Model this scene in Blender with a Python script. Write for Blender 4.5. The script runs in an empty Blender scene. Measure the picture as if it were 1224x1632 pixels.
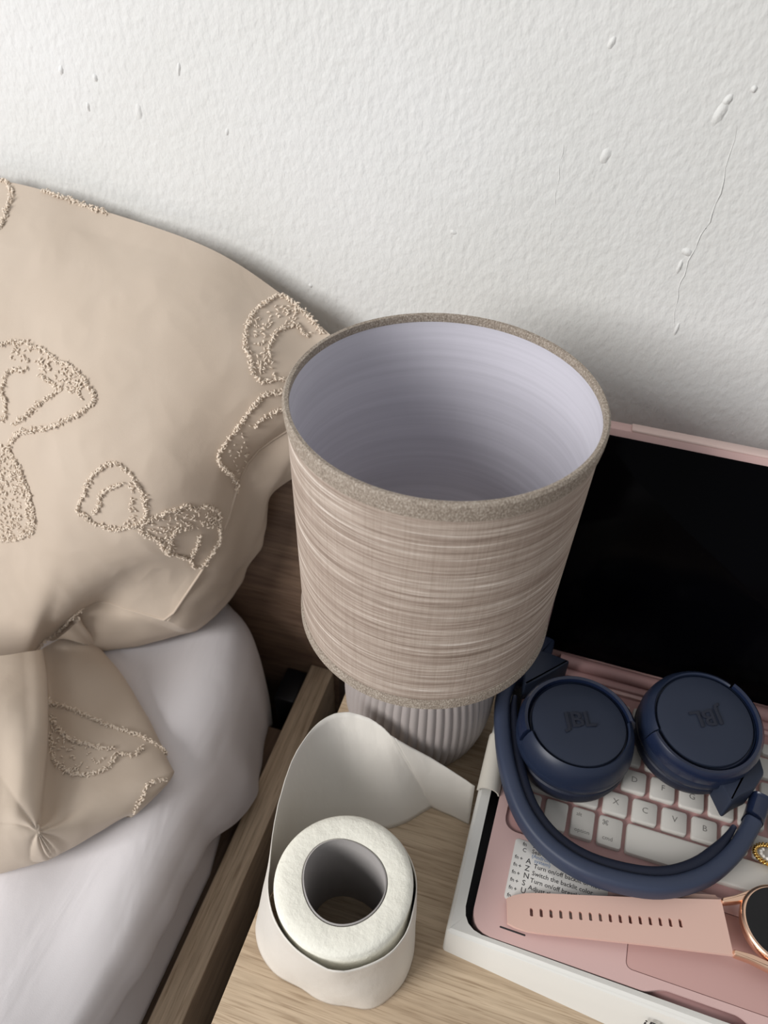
import bpy, bmesh, math, random
import numpy as np
from mathutils import Vector, Matrix, noise
from mathutils.geometry import tessellate_polygon
random.seed(7); rng = np.random.default_rng(7)
SC = bpy.context.scene; COL = SC.collection
T = 0.5                      # height of the nightstand top; coordinates below are measured from it
# ------------------------------------------------------------------ camera
CAM_R=[[0.954712, 0.214352, -0.206343], [0.297173, -0.653017, 0.696604], [0.014572, -0.726376, -0.687143]]

cd = bpy.data.cameras.new('camera'); cam = bpy.data.objects.new('camera', cd); COL.objects.link(cam)
R = np.array(CAM_R)
m = Matrix.Identity(4)
for i in range(3):
    m[i][0] = R[i, 0]; m[i][1] = -R[i, 1]; m[i][2] = -R[i, 2]
m[0][3], m[1][3], m[2][3] = 0, 0, T + 0.512
cam.matrix_world = m
cd.sensor_fit = 'AUTO'; cd.sensor_width = 36.0; cd.lens = 1226 / 1632 * 36
cd.clip_start = 0.01; cd.clip_end = 50
cd.dof.use_dof = True; cd.dof.focus_distance = 0.44; cd.dof.aperture_fstop = 10
SC.camera = cam
# ------------------------------------------------------------------ light
w = bpy.data.worlds.new('room_light'); SC.world = w; w.use_nodes = True
bg = w.node_tree.nodes['Background']; bg.inputs[0].default_value = (0.95, 0.97, 1.0, 1); bg.inputs[1].default_value = 0.40
def area(name, loc, target, sx, sy, power, col):
    l = bpy.data.lights.new(name, 'AREA'); l.shape = 'RECTANGLE'; l.size = sx; l.size_y = sy; l.energy = power; l.color = col
    o = bpy.data.objects.new(name, l); COL.objects.link(o); o.location = loc
    o.rotation_euler = (Vector(target) - Vector(loc)).to_track_quat('-Z', 'Y').to_euler(); return o
area('window_daylight', (-1.75, -1.75, T + 1.45), (0, 0.3, T + 0.1), 1.3, 1.5, 80, (1.0, 0.985, 0.97))
vs = SC.view_settings; vs.view_transform = 'Standard'; vs.look = 'None'; vs.exposure = 0.0; vs.gamma = 1; vs.use_curve_mapping = False
# ------------------------------------------------------------------ helpers
def lin(c):
    return tuple(((x / 255) / 12.92 if x / 255 <= 0.04045 else ((x / 255 + 0.055) / 1.055) ** 2.4) for x in c) + (1,)
class Mat:
    def __init__(s, name, col, rough=0.6, metal=0.0, spec=0.5):
        s.m = bpy.data.materials.new(name); s.m.use_nodes = True; s.t = s.m.node_tree; s.n = s.t.nodes
        s.b = s.n['Principled BSDF']; s.b.inputs['Base Color'].default_value = lin(col)
        s.b.inputs['Roughness'].default_value = rough; s.b.inputs['Metallic'].default_value = metal
        s.b.inputs['Specular IOR Level'].default_value = spec; s.h = None
    def node(s, t, **k):
        n = s.n.new(t)
        for a, v in k.items(): setattr(n, a, v)
        return n
    def link(s, a, b): s.t.links.new(a, b)
    def coords(s, scale=(1, 1, 1), rot=(0, 0, 0)):
        tc = s.node('ShaderNodeTexCoord'); mp = s.node('ShaderNodeMapping')
        mp.inputs['Scale'].default_value = scale; mp.inputs['Rotation'].default_value = rot
        s.link(tc.outputs['Object'], mp.inputs[0]); return mp.outputs[0]
    def noise(s, scale=(1, 1, 1), detail=3, rough=0.5, dist=0.0, rot=(0, 0, 0)):
        n = s.node('ShaderNodeTexNoise'); n.inputs['Scale'].default_value = 1; n.inputs['Detail'].default_value = detail
        n.inputs['Roughness'].default_value = rough; n.inputs['Distortion'].default_value = dist
        s.link(s.coords(scale, rot), n.inputs['Vector']); return n.outputs['Fac']
    def ramp(s, fac, stops):
        r = s.node('ShaderNodeValToRGB'); s.link(fac, r.inputs[0]); e = r.color_ramp.elements
        while len(e) < len(stops): e.new(0.5)
        for el, (p, c) in zip(e, stops): el.position = p; el.color = lin(c) if len(c) == 3 else c
        return r.outputs[0]
    def mix(s, fac, a, b, mode='MIX'):
        n = s.node('ShaderNodeMix', data_type='RGBA', blend_type=mode)
        if isinstance(fac, float): n.inputs[0].default_value = fac
        else: s.link(fac, n.inputs[0])
        for i, v in ((6, a), (7, b)):
            if isinstance(v, tuple): n.inputs[i].default_value = lin(v)
            else: s.link(v, n.inputs[i])
        return n.outputs[2]
    def color(s, out): s.link(out, s.b.inputs['Base Color']); return s
    def bump(s, fac, strength=0.3, dist=0.001):
        n = s.node('ShaderNodeBump'); n.inputs['Strength'].default_value = strength; n.inputs['Distance'].default_value = dist
        s.link(fac, n.inputs['Height'])
        if s.h is not None: s.link(s.h, n.inputs['Normal'])
        s.h = n.outputs[0]; s.link(s.h, s.b.inputs['Normal']); return s

def mesh(verts, faces, smooth=True):
    me = bpy.data.meshes.new('m'); me.from_pydata([tuple(map(float, v)) for v in verts], [], faces); me.update()
    if smooth: me.polygons.foreach_set('use_smooth', [True] * len(me.polygons))
    return me
def obj(name, me, mat=None, parent=None, loc=(0, 0, 0), label=None, rot=None):
    """link a mesh under its thing; loc is local to the parent"""
    o = bpy.data.objects.new(name, me); COL.objects.link(o)
    if me.name == 'm' or me.name.startswith('m.'): me.name = name
    if mat is not None and not me.materials: me.materials.append(mat.m)
    if parent is not None: o.parent = parent
    o.location = loc
    if rot: o.rotation_euler = rot
    if label: o['label'] = label
    return o
def thing(name, label, cat, loc, rz=0.0, group=None):
    o = bpy.data.objects.new(name, None); COL.objects.link(o); o.location = (loc[0], loc[1], T + loc[2]); o.rotation_euler = (0, 0, rz)
    o.empty_display_size = 0.02; o['label'] = label; o['category'] = cat
    if group: o['group'] = group
    return o
def structure(name, me, mat):
    o = obj(name, me, mat); o['kind'] = 'structure'; return o
def auto_smooth(me, ang=35):
    me.polygons.foreach_set('use_smooth', [True] * len(me.polygons))
    bm = bmesh.new(); bm.from_mesh(me)
    for e in bm.edges:
        if len(e.link_faces) == 2 and e.calc_face_angle(0) > math.radians(ang): e.smooth = False
    bm.to_mesh(me); bm.free(); return me
def box(x0, x1, y0, y1, z0, z1, bev=0.001):
    bm = bmesh.new(); bmesh.ops.create_cube(bm, size=1)
    for v in bm.verts: v.co = Vector(((x0 + x1) / 2 + v.co.x * (x1 - x0), (y0 + y1) / 2 + v.co.y * (y1 - y0), (z0 + z1) / 2 + v.co.z * (z1 - z0)))
    if bev: bmesh.ops.bevel(bm, geom=bm.edges[:], offset=bev, segments=2, affect='EDGES', profile=0.5)
    me = bpy.data.meshes.new('m'); bm.to_mesh(me); bm.free(); return auto_smooth(me, 50)
def skin(loops, cap0=True, cap1=True, closed=True, smooth=True, ang=35):
    """quads between successive loops of equal length"""
    n = len(loops[0]); V = [p for L in loops for p in L]; Fc = []
    for k in range(len(loops) - 1):
        for i in range(n if closed else n - 1):
            j = (i + 1) % n; Fc.append((k * n + i, k * n + j, (k + 1) * n + j, (k + 1) * n + i))
    if cap0: Fc.append(tuple(reversed(range(n))))
    if cap1: Fc.append(tuple((len(loops) - 1) * n + i for i in range(n)))
    me = mesh(V, Fc); return auto_smooth(me, ang) if smooth else me
def fillet(pts, r, n=6):
    """round the corners of a polygon"""
    out = []; N = len(pts); rs = r if isinstance(r, (list, tuple)) else [r] * N
    for i in range(N):
        p = Vector(pts[i][:2]); a = Vector(pts[i - 1][:2]) - p; b = Vector(pts[(i + 1) % N][:2]) - p
        q = min(rs[i], a.length * .5, b.length * .5); A = p + a.normalized() * q; B = p + b.normalized() * q
        for k in range(n + 1):
            t = k / n; c = (1 - t) ** 2 * A + 2 * t * (1 - t) * (p * 0.83 + (A + B) * 0.085) + t * t * B; out.append((c.x, c.y))
    return out
def rrect(x0, x1, y0, y1, r, n=6): return fillet([(x0, y0), (x1, y0), (x1, y1), (x0, y1)], r, n)
def at(loop, z): return [(p[0], p[1], z) for p in loop]
def inset(loop, d):
    N = len(loop); out = []
    for i in range(N):
        a, b, c = Vector(loop[i - 1]), Vector(loop[i]), Vector(loop[(i + 1) % N])
        t = (c - a); t = t.normalized() if t.length > 1e-9 else Vector((1, 0)); out.append((b.x - t.y * d, b.y + t.x * d))
    return out
def slab(loop, z0, z1, bev=0.0008):
    return skin([at(loop, z0), at(loop, z1 - bev), at(inset(loop, bev * .35), z1 - bev * .3), at(inset(loop, bev), z1)])
def extrude(outer, holes, z0, z1):
    """extruded polygon with holes; z0 / z1 are numbers or functions of (x, y)"""
    f0 = z0 if callable(z0) else (lambda x, y: z0); f1 = z1 if callable(z1) else (lambda x, y: z1)
    rings = [outer] + holes; flat = [p for r_ in rings for p in r_]
    tri = tessellate_polygon([[Vector((p[0], p[1], 0)) for p in r_] for r_ in rings])
    n = len(flat); V = [(p[0], p[1], f1(*p[:2])) for p in flat] + [(p[0], p[1], f0(*p[:2])) for p in flat]
    Fc = []
    for a, b, c in tri:
        A, B, Cc = flat[a], flat[b], flat[c]
        if (B[0] - A[0]) * (Cc[1] - A[1]) - (B[1] - A[1]) * (Cc[0] - A[0]) < 0: b, c = c, b
        Fc.append((a, b, c)); Fc.append((n + c, n + b, n + a))
    o = 0
    for r_ in rings:
        L = len(r_)
        for i in range(L):
            j = (i + 1) % L; Fc.append((o + i, n + o + i, n + o + j, o + j))
        o += L
    me = mesh(V, Fc, False); bm = bmesh.new(); bm.from_mesh(me); bmesh.ops.recalc_face_normals(bm, faces=bm.faces[:]); bm.to_mesh(me); bm.free()
    return auto_smooth(me, 40)
def lathe(prof, n=64, a0=0.0, a1=2 * math.pi, rfun=None):
    full = abs(a1 - a0 - 2 * math.pi) < 1e-6; V = []; Fc = []; k = n if full else n + 1
    for i in range(k):
        a = a0 + (a1 - a0) * i / n
        for r, z in prof:
            q = r if rfun is None else rfun(r, z, a); V.append((q * math.cos(a), q * math.sin(a), z))
    P = len(prof)
    for i in range(n):
        j = (i + 1) % k
        for p in range(P - 1): Fc.append((i * P + p, j * P + p, j * P + p + 1, i * P + p + 1))
    if not full:
        Fc.append(tuple(range(P))); Fc.append(tuple(reversed(range((k - 1) * P, k * P))))
    me = mesh(V, Fc); bm = bmesh.new(); bm.from_mesh(me); bmesh.ops.remove_doubles(bm, verts=bm.verts[:], dist=1e-6)
    bmesh.ops.recalc_face_normals(bm, faces=bm.faces[:]); bm.to_mesh(me); bm.free(); return auto_smooth(me, 40)
def catmull(P, t):
    P = np.asarray(P, float); n = len(P) - 1; x = np.clip(np.asarray(t, float), 0, 1) * n
    i = np.minimum(x.astype(int), n - 1); f = (x - i)[..., None]
    Q = np.vstack([2 * P[0] - P[1], P, 2 * P[-1] - P[-2]]); a, b, c, d = Q[i], Q[i + 1], Q[i + 2], Q[i + 3]
    return 0.5 * (2 * b + (c - a) * f + (2 * a - 5 * b + 4 * c - d) * f * f + (-a + 3 * b - 3 * c + d) * f ** 3)
def surf(G, u, v):
    G = np.asarray(G, float); Rn = G.shape[0] - 1; u = np.asarray(u, float); v = np.asarray(v, float)
    x = np.clip(v, 0, 1) * Rn; i = np.minimum(x.astype(int), Rn - 1); f = (x - i)[..., None]
    rows = np.stack([catmull(G[k], u) for k in range(Rn + 1)])
    rows = np.concatenate([2 * rows[:1] - rows[1:2], rows, 2 * rows[-1:] - rows[-2:-1]]); idx = np.indices(i.shape)
    a, b, c, d = (rows[(i + k,) + tuple(idx)] for k in range(4))
    return 0.5 * (2 * b + (c - a) * f + (2 * a - 5 * b + 4 * c - d) * f * f + (-a + 3 * b - 3 * c + d) * f ** 3)
def grid_mesh(S):
    r, c = S.shape[:2]; V = S.reshape(-1, 3).tolist()
    return mesh(V, [(i * c + j, (i + 1) * c + j, (i + 1) * c + j + 1, i * c + j + 1) for i in range(r - 1) for j in range(c - 1)])
def normals(S):
    du = np.gradient(S, axis=1); dv = np.gradient(S, axis=0); n = np.cross(dv, du); n /= np.linalg.norm(n, axis=-1, keepdims=True) + 1e-12; return n
def tube(path, r, n=8, closed=False, rz=None):
    """swept tube; r a number or list; rz = vertical half size when not round"""
    P = [Vector(p) for p in path]; N = len(P); V = []; Fc = []
    for k in range(N):
        a = P[(k - 1) % N] if (closed or k) else P[0]; b = P[(k + 1) % N] if (closed or k < N - 1) else P[-1]
        t = (b - a).normalized(); up = Vector((0, 0, 1)) if abs(t.z) < 0.95 else Vector((1, 0, 0))
        s = t.cross(up).normalized(); u = s.cross(t)
        rr = r[k] if isinstance(r, (list, tuple)) else r; r2 = rr if rz is None else (rz[k] if isinstance(rz, (list, tuple)) else rz)
        for i in range(n):
            q = 2 * math.pi * i / n; c_, s_ = math.cos(q), math.sin(q)
            if rz is not None:
                c_ = math.copysign(abs(c_) ** 0.6, c_); s_ = math.copysign(abs(s_) ** 0.6, s_)
            V.append(P[k] + s * rr * c_ + u * r2 * s_)
    M_ = N if closed else N - 1
    for k in range(M_):
        for i in range(n):
            j = (i + 1) % n; k2 = (k + 1) % N; Fc.append((k * n + i, k * n + j, k2 * n + j, k2 * n + i))
    if not closed: Fc.append(tuple(range(n))); Fc.append(tuple(reversed(range((N - 1) * n, N * n))))
    return mesh(V, Fc)
_dg = []
def text(name, s, size, mat, parent, loc, rot=(0, 0, 0), ext=0.0, align='LEFT', shear=0.0, bold=0.0):
    c = bpy.data.curves.new(name, 'FONT'); c.body = s; c.size = size; c.extrude = ext; c.align_x = align; c.align_y = 'CENTER'; c.resolution_u = 2; c.shear = shear; c.offset = bold
    tmp = bpy.data.objects.new('tmp_text', c); COL.objects.link(tmp); _dg.append((name, tmp, mat, parent, loc, rot))
def flush_text():
    dg = bpy.context.evaluated_depsgraph_get(); made = []
    for name, tmp, mat, parent, loc, rot in _dg:
        me = bpy.data.meshes.new_from_object(tmp.evaluated_get(dg)); me.name = name; me.materials.clear()
        made.append((name, me, mat, parent, loc, rot))
    for _, tmp, *_r in _dg: bpy.data.objects.remove(tmp)
    for name, me, mat, parent, loc, rot in made: obj(name, me, mat, parent, loc, rot=rot)
    _dg.clear()
PG=[[[-0.5857,0.445,0.3077],[-0.4157,0.445,0.3077],[-0.3436,0.445,0.298],[-0.2578,0.44,0.2848],[-0.2031,0.435,0.2618],[-0.1599,0.425,0.2398]],[[-0.5581,0.388,0.2675],[-0.3881,0.388,0.2675],[-0.3198,0.388,0.2698],[-0.2577,0.39,0.2661],[-0.2098,0.395,0.2449],[-0.1598,0.41,0.2118]],[[-0.5416,0.342,0.2199],[-0.3716,0.342,0.2199],[-0.3064,0.342,0.2289],[-0.2527,0.35,0.2257],[-0.2137,0.365,0.2095],[-0.1732,0.395,0.1954]],[[-0.5439,0.312,0.1551],[-0.3739,0.312,0.1551],[-0.3079,0.312,0.173],[-0.2566,0.322,0.1759],[-0.2269,0.345,0.1621],[-0.2116,0.375,0.162]],[[-0.5553,0.288,0.0784],[-0.3853,0.288,0.0784],[-0.323,0.296,0.1047],[-0.2734,0.31,0.1134],[-0.2442,0.328,0.1082],[-0.2281,0.345,0.1053]],[[-0.5611,0.255,-0.0015],[-0.3911,0.255,-0.0015],[-0.3666,0.285,0.005],[-0.336,0.315,0.0278],[-0.3064,0.318,0.0275],[-0.2745,0.322,0.0206]]]
OG=[[-0.165,0.405,0.1476],[-0.194,0.397,0.1291],[-0.2115,0.392,0.1059],[-0.218,0.389,0.0658],[-0.2385,0.386,0.0178],[-0.2528,0.376,-0.0102],[-0.2686,0.353,-0.0228],[-0.2734,0.345,-0.0228],[-0.3022,0.325,-0.0261],[-0.3324,0.306,-0.0302],[-0.3414,0.3,0.025]]
DG=[[[-0.5459,0.174,0.06],[-0.4356,0.2073,0.06],[-0.3933,0.2237,0.0545],[-0.3717,0.2319,0.0518],[-0.3578,0.2373,0.05],[-0.3483,0.2471,0.045],[-0.3437,0.2593,0.035],[-0.3645,0.2778,0.005],[-0.3575,0.2953,0.0],[-0.3492,0.308,-0.01],[-0.3579,0.3181,-0.026]],[[-0.5087,0.139,0.055],[-0.4057,0.1721,0.055],[-0.3641,0.1873,0.0523],[-0.343,0.195,0.0509],[-0.3295,0.1999,0.05],[-0.3168,0.2073,0.045],[-0.3102,0.2161,0.035],[-0.3318,0.2335,0.0],[-0.3131,0.2499,0.0],[-0.2871,0.2687,-0.01],[-0.2935,0.2777,-0.026]],[[-0.4841,0.1115,0.045],[-0.3831,0.142,0.045],[-0.344,0.1563,0.0395],[-0.3241,0.1636,0.0367],[-0.3113,0.1682,0.035],[-0.2964,0.173,0.035],[-0.2939,0.1867,0.025],[-0.3038,0.1958,0.002],[-0.2714,0.2035,0.004],[-0.2328,0.2263,-0.008],[-0.2369,0.2338,-0.026]],[[-0.4576,0.0856,0.04],[-0.3619,0.1161,0.04],[-0.3249,0.1306,0.0345],[-0.3061,0.138,0.0318],[-0.2939,0.1427,0.03],[-0.2838,0.1481,0.03],[-0.2774,0.1563,0.022],[-0.2825,0.1627,0.006],[-0.2579,0.1764,0.008],[-0.2216,0.2135,-0.008],[-0.2263,0.2202,-0.026]],[[-0.4503,0.0717,0.028],[-0.3575,0.1045,0.028],[-0.3213,0.1203,0.0236],[-0.3027,0.1283,0.0214],[-0.2908,0.1335,0.02],[-0.28,0.1389,0.022],[-0.2705,0.1442,0.02],[-0.2675,0.1475,0.015],[-0.2526,0.1623,0.003],[-0.2317,0.1859,-0.01],[-0.2352,0.1898,-0.026]],[[-0.4522,0.0474,-0.012],[-0.3628,0.0869,-0.012],[-0.3259,0.1065,-0.012],[-0.3071,0.1164,-0.012],[-0.2951,0.1228,-0.012],[-0.2851,0.129,-0.012],[-0.2753,0.1355,-0.012],[-0.2676,0.1418,-0.012],[-0.2534,0.1597,-0.014],[-0.2389,0.1823,-0.018],[-0.2397,0.1846,-0.026]],[[-0.4652,0.0488,-0.027],[-0.3732,0.0894,-0.027],[-0.3352,0.1095,-0.027],[-0.3159,0.1198,-0.027],[-0.3035,0.1264,-0.027],[-0.2933,0.1327,-0.027],[-0.2832,0.1394,-0.027],[-0.2753,0.1459,-0.027],[-0.2596,0.1636,-0.027],[-0.243,0.1854,-0.027],[-0.2401,0.1849,-0.027]]]
MOTIFS=[["P",[[[0.1581,0.3691],[0.1731,0.3446],[0.1893,0.3369],[0.2,0.3367],[0.2117,0.3299],[0.2271,0.3284],[0.2395,0.3239],[0.2536,0.3333],[0.2763,0.333],[0.2998,0.3446],[0.3271,0.3609],[0.3544,0.3633],[0.3804,0.3764],[0.4027,0.3889],[0.4172,0.4047],[0.4319,0.4206],[0.4318,0.438],[0.4146,0.454],[0.3879,0.4703],[0.3503,0.4817],[0.3217,0.4892],[0.2819,0.4952],[0.2475,0.4992],[0.2363,0.5016],[0.2214,0.5231],[0.2169,0.5378],[0.2291,0.5584],[0.2402,0.5769],[0.2497,0.599],[0.262,0.6219],[0.268,0.6428],[0.277,0.68],[0.2736,0.7014],[0.2521,0.7154],[0.2257,0.7251],[0.2,0.7321],[0.1773,0.7269]],[[0.2019,0.4283],[0.2038,0.4198],[0.2119,0.3911],[0.2205,0.3841],[0.2456,0.3806]],[[0.2019,0.4283],[0.2079,0.4405],[0.21,0.4727],[0.2,0.4833]],[[0.2235,0.4868],[0.2334,0.4826],[0.2591,0.4584],[0.2915,0.4356],[0.3404,0.4168]],[[0.3404,0.4168],[0.3117,0.4054],[0.2817,0.3892],[0.2743,0.3867]]],[[[[0.172,0.5419],[0.2,0.5275],[0.2169,0.5378],[0.2291,0.5584],[0.2497,0.599],[0.268,0.6428],[0.2736,0.7014],[0.2257,0.7251],[0.1704,0.7355]],1.0],[[[0.2118,0.3395],[0.2765,0.3399],[0.3551,0.3718],[0.4177,0.4104],[0.4069,0.4431],[0.359,0.4196],[0.311,0.3943],[0.2453,0.3616],[0.2118,0.3668]],0.7]]],["P",[[[0.4982,0.5614],[0.4757,0.5714],[0.4538,0.5882],[0.4362,0.6117],[0.4299,0.6375],[0.4171,0.6642],[0.42,0.6816],[0.4365,0.6877],[0.4497,0.7057],[0.4749,0.7159],[0.5047,0.7262],[0.5338,0.724],[0.5586,0.7154],[0.5839,0.7027],[0.5958,0.686],[0.5958,0.6613],[0.5864,0.6334],[0.5663,0.6108],[0.5417,0.5858],[0.5195,0.5725],[0.4982,0.5614]],[[0.5224,0.6107],[0.4972,0.6228],[0.474,0.6367],[0.4679,0.6718],[0.4563,0.6818]],[[0.5958,0.686],[0.6066,0.6987]]],[[[[0.5259,0.5903],[0.5541,0.6151],[0.5669,0.6617],[0.5785,0.6943],[0.5479,0.6946],[0.5476,0.6345]],0.6],[[[0.4658,0.7038],[0.5077,0.7158],[0.5696,0.6944],[0.5461,0.7197],[0.5047,0.7262]],0.6]]],["P",[[[0.6066,0.6987],[0.6434,0.6855],[0.6817,0.6713],[0.7227,0.6591],[0.7608,0.6715],[0.7992,0.6687],[0.8539,0.6877],[0.9147,0.7206],[0.9387,0.7535],[0.9941,0.7954],[0.9971,0.8219],[0.9923,0.8439],[0.9787,0.8621],[0.9177,0.8559],[0.8699,0.8405],[0.7603,0.8147],[0.7133,0.808],[0.6767,0.7819],[0.6617,0.7622],[0.6255,0.7473],[0.5987,0.7376],[0.5861,0.7198],[0.6066,0.6987]],[[0.6974,0.7394],[0.7174,0.7305],[0.7606,0.7303]],[[0.8195,0.7582],[0.8417,0.7977],[0.8613,0.8355]],[[0.6974,0.7394],[0.6935,0.7583],[0.7112,0.7979]]],[[[[0.6071,0.7029],[0.724,0.6659],[0.8593,0.6981],[0.9319,0.7522],[0.7158,0.7257],[0.6894,0.7486],[0.7548,0.8096],[0.674,0.777],[0.6035,0.7377]],1.0]]],["P",[[[0.9443,0.0173],[0.903,0.0031],[0.8641,-0.0014],[0.8371,-0.0053],[0.8108,-0.0058],[0.7924,0.0172],[0.7801,0.045],[0.7699,0.0832],[0.769,0.1229],[0.7744,0.1571],[0.7821,0.1918],[0.7924,0.2178],[0.8082,0.2356],[0.8207,0.2648],[0.8358,0.2849],[0.8567,0.2845],[0.8772,0.2679],[0.897,0.2487]],[[0.8523,0.2211],[0.841,0.1934],[0.8341,0.1502],[0.8373,0.1178],[0.8496,0.0872],[0.868,0.0561],[0.8942,0.0664],[0.9098,0.057]]],[[[[0.7812,0.1235],[0.7948,0.0489],[0.8238,0.0076],[0.866,0.015],[0.8613,0.0505],[0.8322,0.1048],[0.8286,0.1662],[0.8453,0.2211],[0.878,0.2564],[0.8321,0.2681]],0.55]]],["P",[[[0.9127,0.2878],[0.8987,0.3017],[0.8779,0.3164],[0.8607,0.3325],[0.8518,0.3541],[0.839,0.3884],[0.8289,0.4295],[0.8131,0.4689],[0.804,0.4944],[0.7962,0.5195],[0.8057,0.5373],[0.868,0.5828],[0.9603,0.6433],[1.0058,0.685]],[[0.9203,0.3653],[0.8971,0.3827],[0.879,0.4148],[0.8717,0.4346]]],[[[[0.8492,0.3966],[0.8483,0.4478],[0.818,0.5169],[1.0045,0.6642],[0.9566,0.575],[0.8669,0.4686]],0.35]]],["P",[[[0.1912,0.0002],[0.1999,-0.0001],[0.2061,-0.0045],[0.2142,0.0126],[0.2176,0.0238],[0.2142,0.0514],[0.2093,0.0767],[0.2046,0.097],[0.2,0.1053],[0.1885,0.1109]]],[]],["P",[[[0.2773,0.0019],[0.2966,0.0019],[0.3263,0.0016],[0.3617,0.002],[0.397,0.0026],[0.4247,0.0037]]],[]],["P",[[[0.523,0.9719],[0.4846,0.981],[0.4621,0.9941],[0.4259,0.9985],[0.382,0.9936],[0.2249,0.9819]]],[]],["D",[[[0.6467,0.1378],[0.7461,0.1769],[0.7867,0.2082],[0.8153,0.2343],[0.8456,0.2544],[0.87,0.2694],[0.8955,0.2892],[0.9368,0.3201]],[[0.6902,0.2473],[0.721,0.3363],[0.7488,0.3635],[0.7784,0.3784],[0.8032,0.3737],[0.8211,0.3527],[0.8356,0.3136],[0.8539,0.3216],[0.8743,0.2977]],[[0.7077,0.1975],[0.7433,0.2529],[0.773,0.2803],[0.806,0.296],[0.832,0.303]]],[[[[0.6976,0.2185],[0.7429,0.258],[0.7762,0.2852],[0.8268,0.3049],[0.8213,0.3461],[0.778,0.3717],[0.726,0.3299]],0.25]]],["D",[[[0.9015,0.5143],[0.8788,0.5],[0.8699,0.5257],[0.8814,0.5903],[0.8944,0.6453],[0.9129,0.6999]]],[]]]
BAND=[[0.0022,0.3384,0.054],[-0.0019,0.312,0.054],[0.003,0.2844,0.0535],[0.0123,0.2571,0.053],[0.0257,0.2356,0.05],[0.0444,0.2213,0.048],[0.0691,0.2131,0.0505],[0.1025,0.2148,0.053],[0.1275,0.2278,0.0525],[0.1456,0.248,0.0515],[0.1579,0.2722,0.051],[0.1627,0.2892,0.054]]
WALL_MARKS=[[-0.013,0.3651,0.00405,0.0063,0.2],[0.0394,0.392,0.0036,0.009,0.3],[0.0412,0.3981,0.0027,0.0045,0.5],[-0.0947,0.3102,0.00405,0.0027,0],[0.0433,0.318,0.0045,0.00315,0.3],[0.0416,0.3089,0.0018,0.0063,0.1],[0.0504,0.2692,0.0018,0.0063,0.1],[-0.3307,0.3757,0.0027,0.0036,0],[-0.3549,0.3778,0.0027,0.0045,0.4],[-0.304,0.3587,0.00405,0.0072,0.1],[-0.0212,0.4188,0.0027,0.0045,0.4],[0.0519,0.4042,0.00225,0.00225,0],[-0.3411,0.358,0.00225,0.00405,0],[-0.2432,0.3532,0.00225,0.00405,0.2],[-0.1927,0.2583,0.0027,0.0027,0],[-0.2706,0.3857,0.00225,0.0063,0.2]]
WALL_RIDGES=[[[-0.0366,0.3813],[-0.0367,0.3583],[-0.0359,0.33],[-0.0362,0.2988],[-0.0364,0.2667]],[[0.0493,0.387],[0.0509,0.3452],[0.0465,0.3192],[0.0452,0.2915],[0.051,0.2582]]]
HINGE_L=[[0.0084,0.3172],[0.0057,0.3381],[0.0126,0.3506],[0.0225,0.3503],[0.0362,0.3479],[0.0279,0.3375],[0.0174,0.3254]]
HINGE_L2=[[0.0026,0.3249],[0.006,0.3461],[0.015,0.3702],[0.0236,0.3682],[0.0231,0.3528],[0.0118,0.3334]]
HINGE_R=[[0.1341,0.2878],[0.1421,0.2716],[0.1481,0.2785],[0.1563,0.2854],[0.1628,0.2987],[0.1589,0.3156],[0.1494,0.3038]]

# ------------------------------------------------------------------ materials
wall_m = Mat('painted_plaster', (222, 222, 220), 0.55, spec=0.35)
wall_m.color(wall_m.ramp(wall_m.noise((5, 5, 5), 3), [(0.35, (219, 219, 216)), (0.65, (226, 226, 225))]))
wall_m.bump(wall_m.noise((7, 7, 7), 2), 0.5, 0.004)
wall_m.bump(wall_m.noise((230, 230, 150), 2, 0.5, 0.0, (0, 0.6, 0)), 0.6, 0.0014)
wall_m.bump(wall_m.noise((420, 420, 300), 2, 0.5, 0.0, (0, 0.6, 0)), 0.3, 0.0006)
def oak(name, scale, light, dark, along_y=False):
    o = Mat(name, light, 0.5, spec=0.35); sx, sy, sz = scale
    sw = (lambda p, q: (q * sx, p * sy, q * sz)) if along_y else (lambda p, q: (p * sx, q * sy, q * sz))
    a = o.noise(sw(3, 4), 4, 0.6, 0.8); b = o.noise(sw(5, 34), 3, 0.6, 0.15); c = o.noise(sw(14, 90), 2, 0.6, 0.1)
    base = o.ramp(a, [(0.3, dark), (0.5, tuple((x + y) // 2 for x, y in zip(light, dark))), (0.72, light)])
    fine = o.ramp(b, [(0.35, (214, 210, 205)), (0.6, (255, 255, 255))])
    pores = o.ramp(c, [(0.33, (205, 197, 188)), (0.47, (255, 255, 255))])
    o.color(o.mix(0.75, o.mix(0.7, base, fine, 'MULTIPLY'), pores, 'MULTIPLY')); o.bump(b, 0.12, 0.0005); return o
oak_x = oak('oak_laminate', (2.2, 9, 9), (206, 186, 160), (180, 158, 132))
oak_y = oak('oak_laminate_lengthways', (9, 2.2, 9), (222, 201, 175), (198, 176, 150), True)
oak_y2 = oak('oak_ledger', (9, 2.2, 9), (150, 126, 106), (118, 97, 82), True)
oak_h = oak('oak_headboard_shaded', (2.2, 9, 9), (150, 126, 106), (112, 90, 76))  # oak darkened for the headboard, its shadow put into the colour
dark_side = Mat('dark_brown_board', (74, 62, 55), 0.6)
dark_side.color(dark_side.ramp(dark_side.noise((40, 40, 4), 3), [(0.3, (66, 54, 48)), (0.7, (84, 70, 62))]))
black_plastic = Mat('black_plastic', (22, 23, 28), 0.4)
black_plastic.bump(black_plastic.noise((900, 900, 900), 2), 0.1, 0.0002)
sheet_m = Mat('white_cotton', (226, 222, 224), 0.8, spec=0.25)
sheet_m.b.inputs['Sheen Weight'].default_value = 0.2
sheet_m.bump(sheet_m.noise((1500, 1500, 1500), 2), 0.12, 0.0004)
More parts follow.
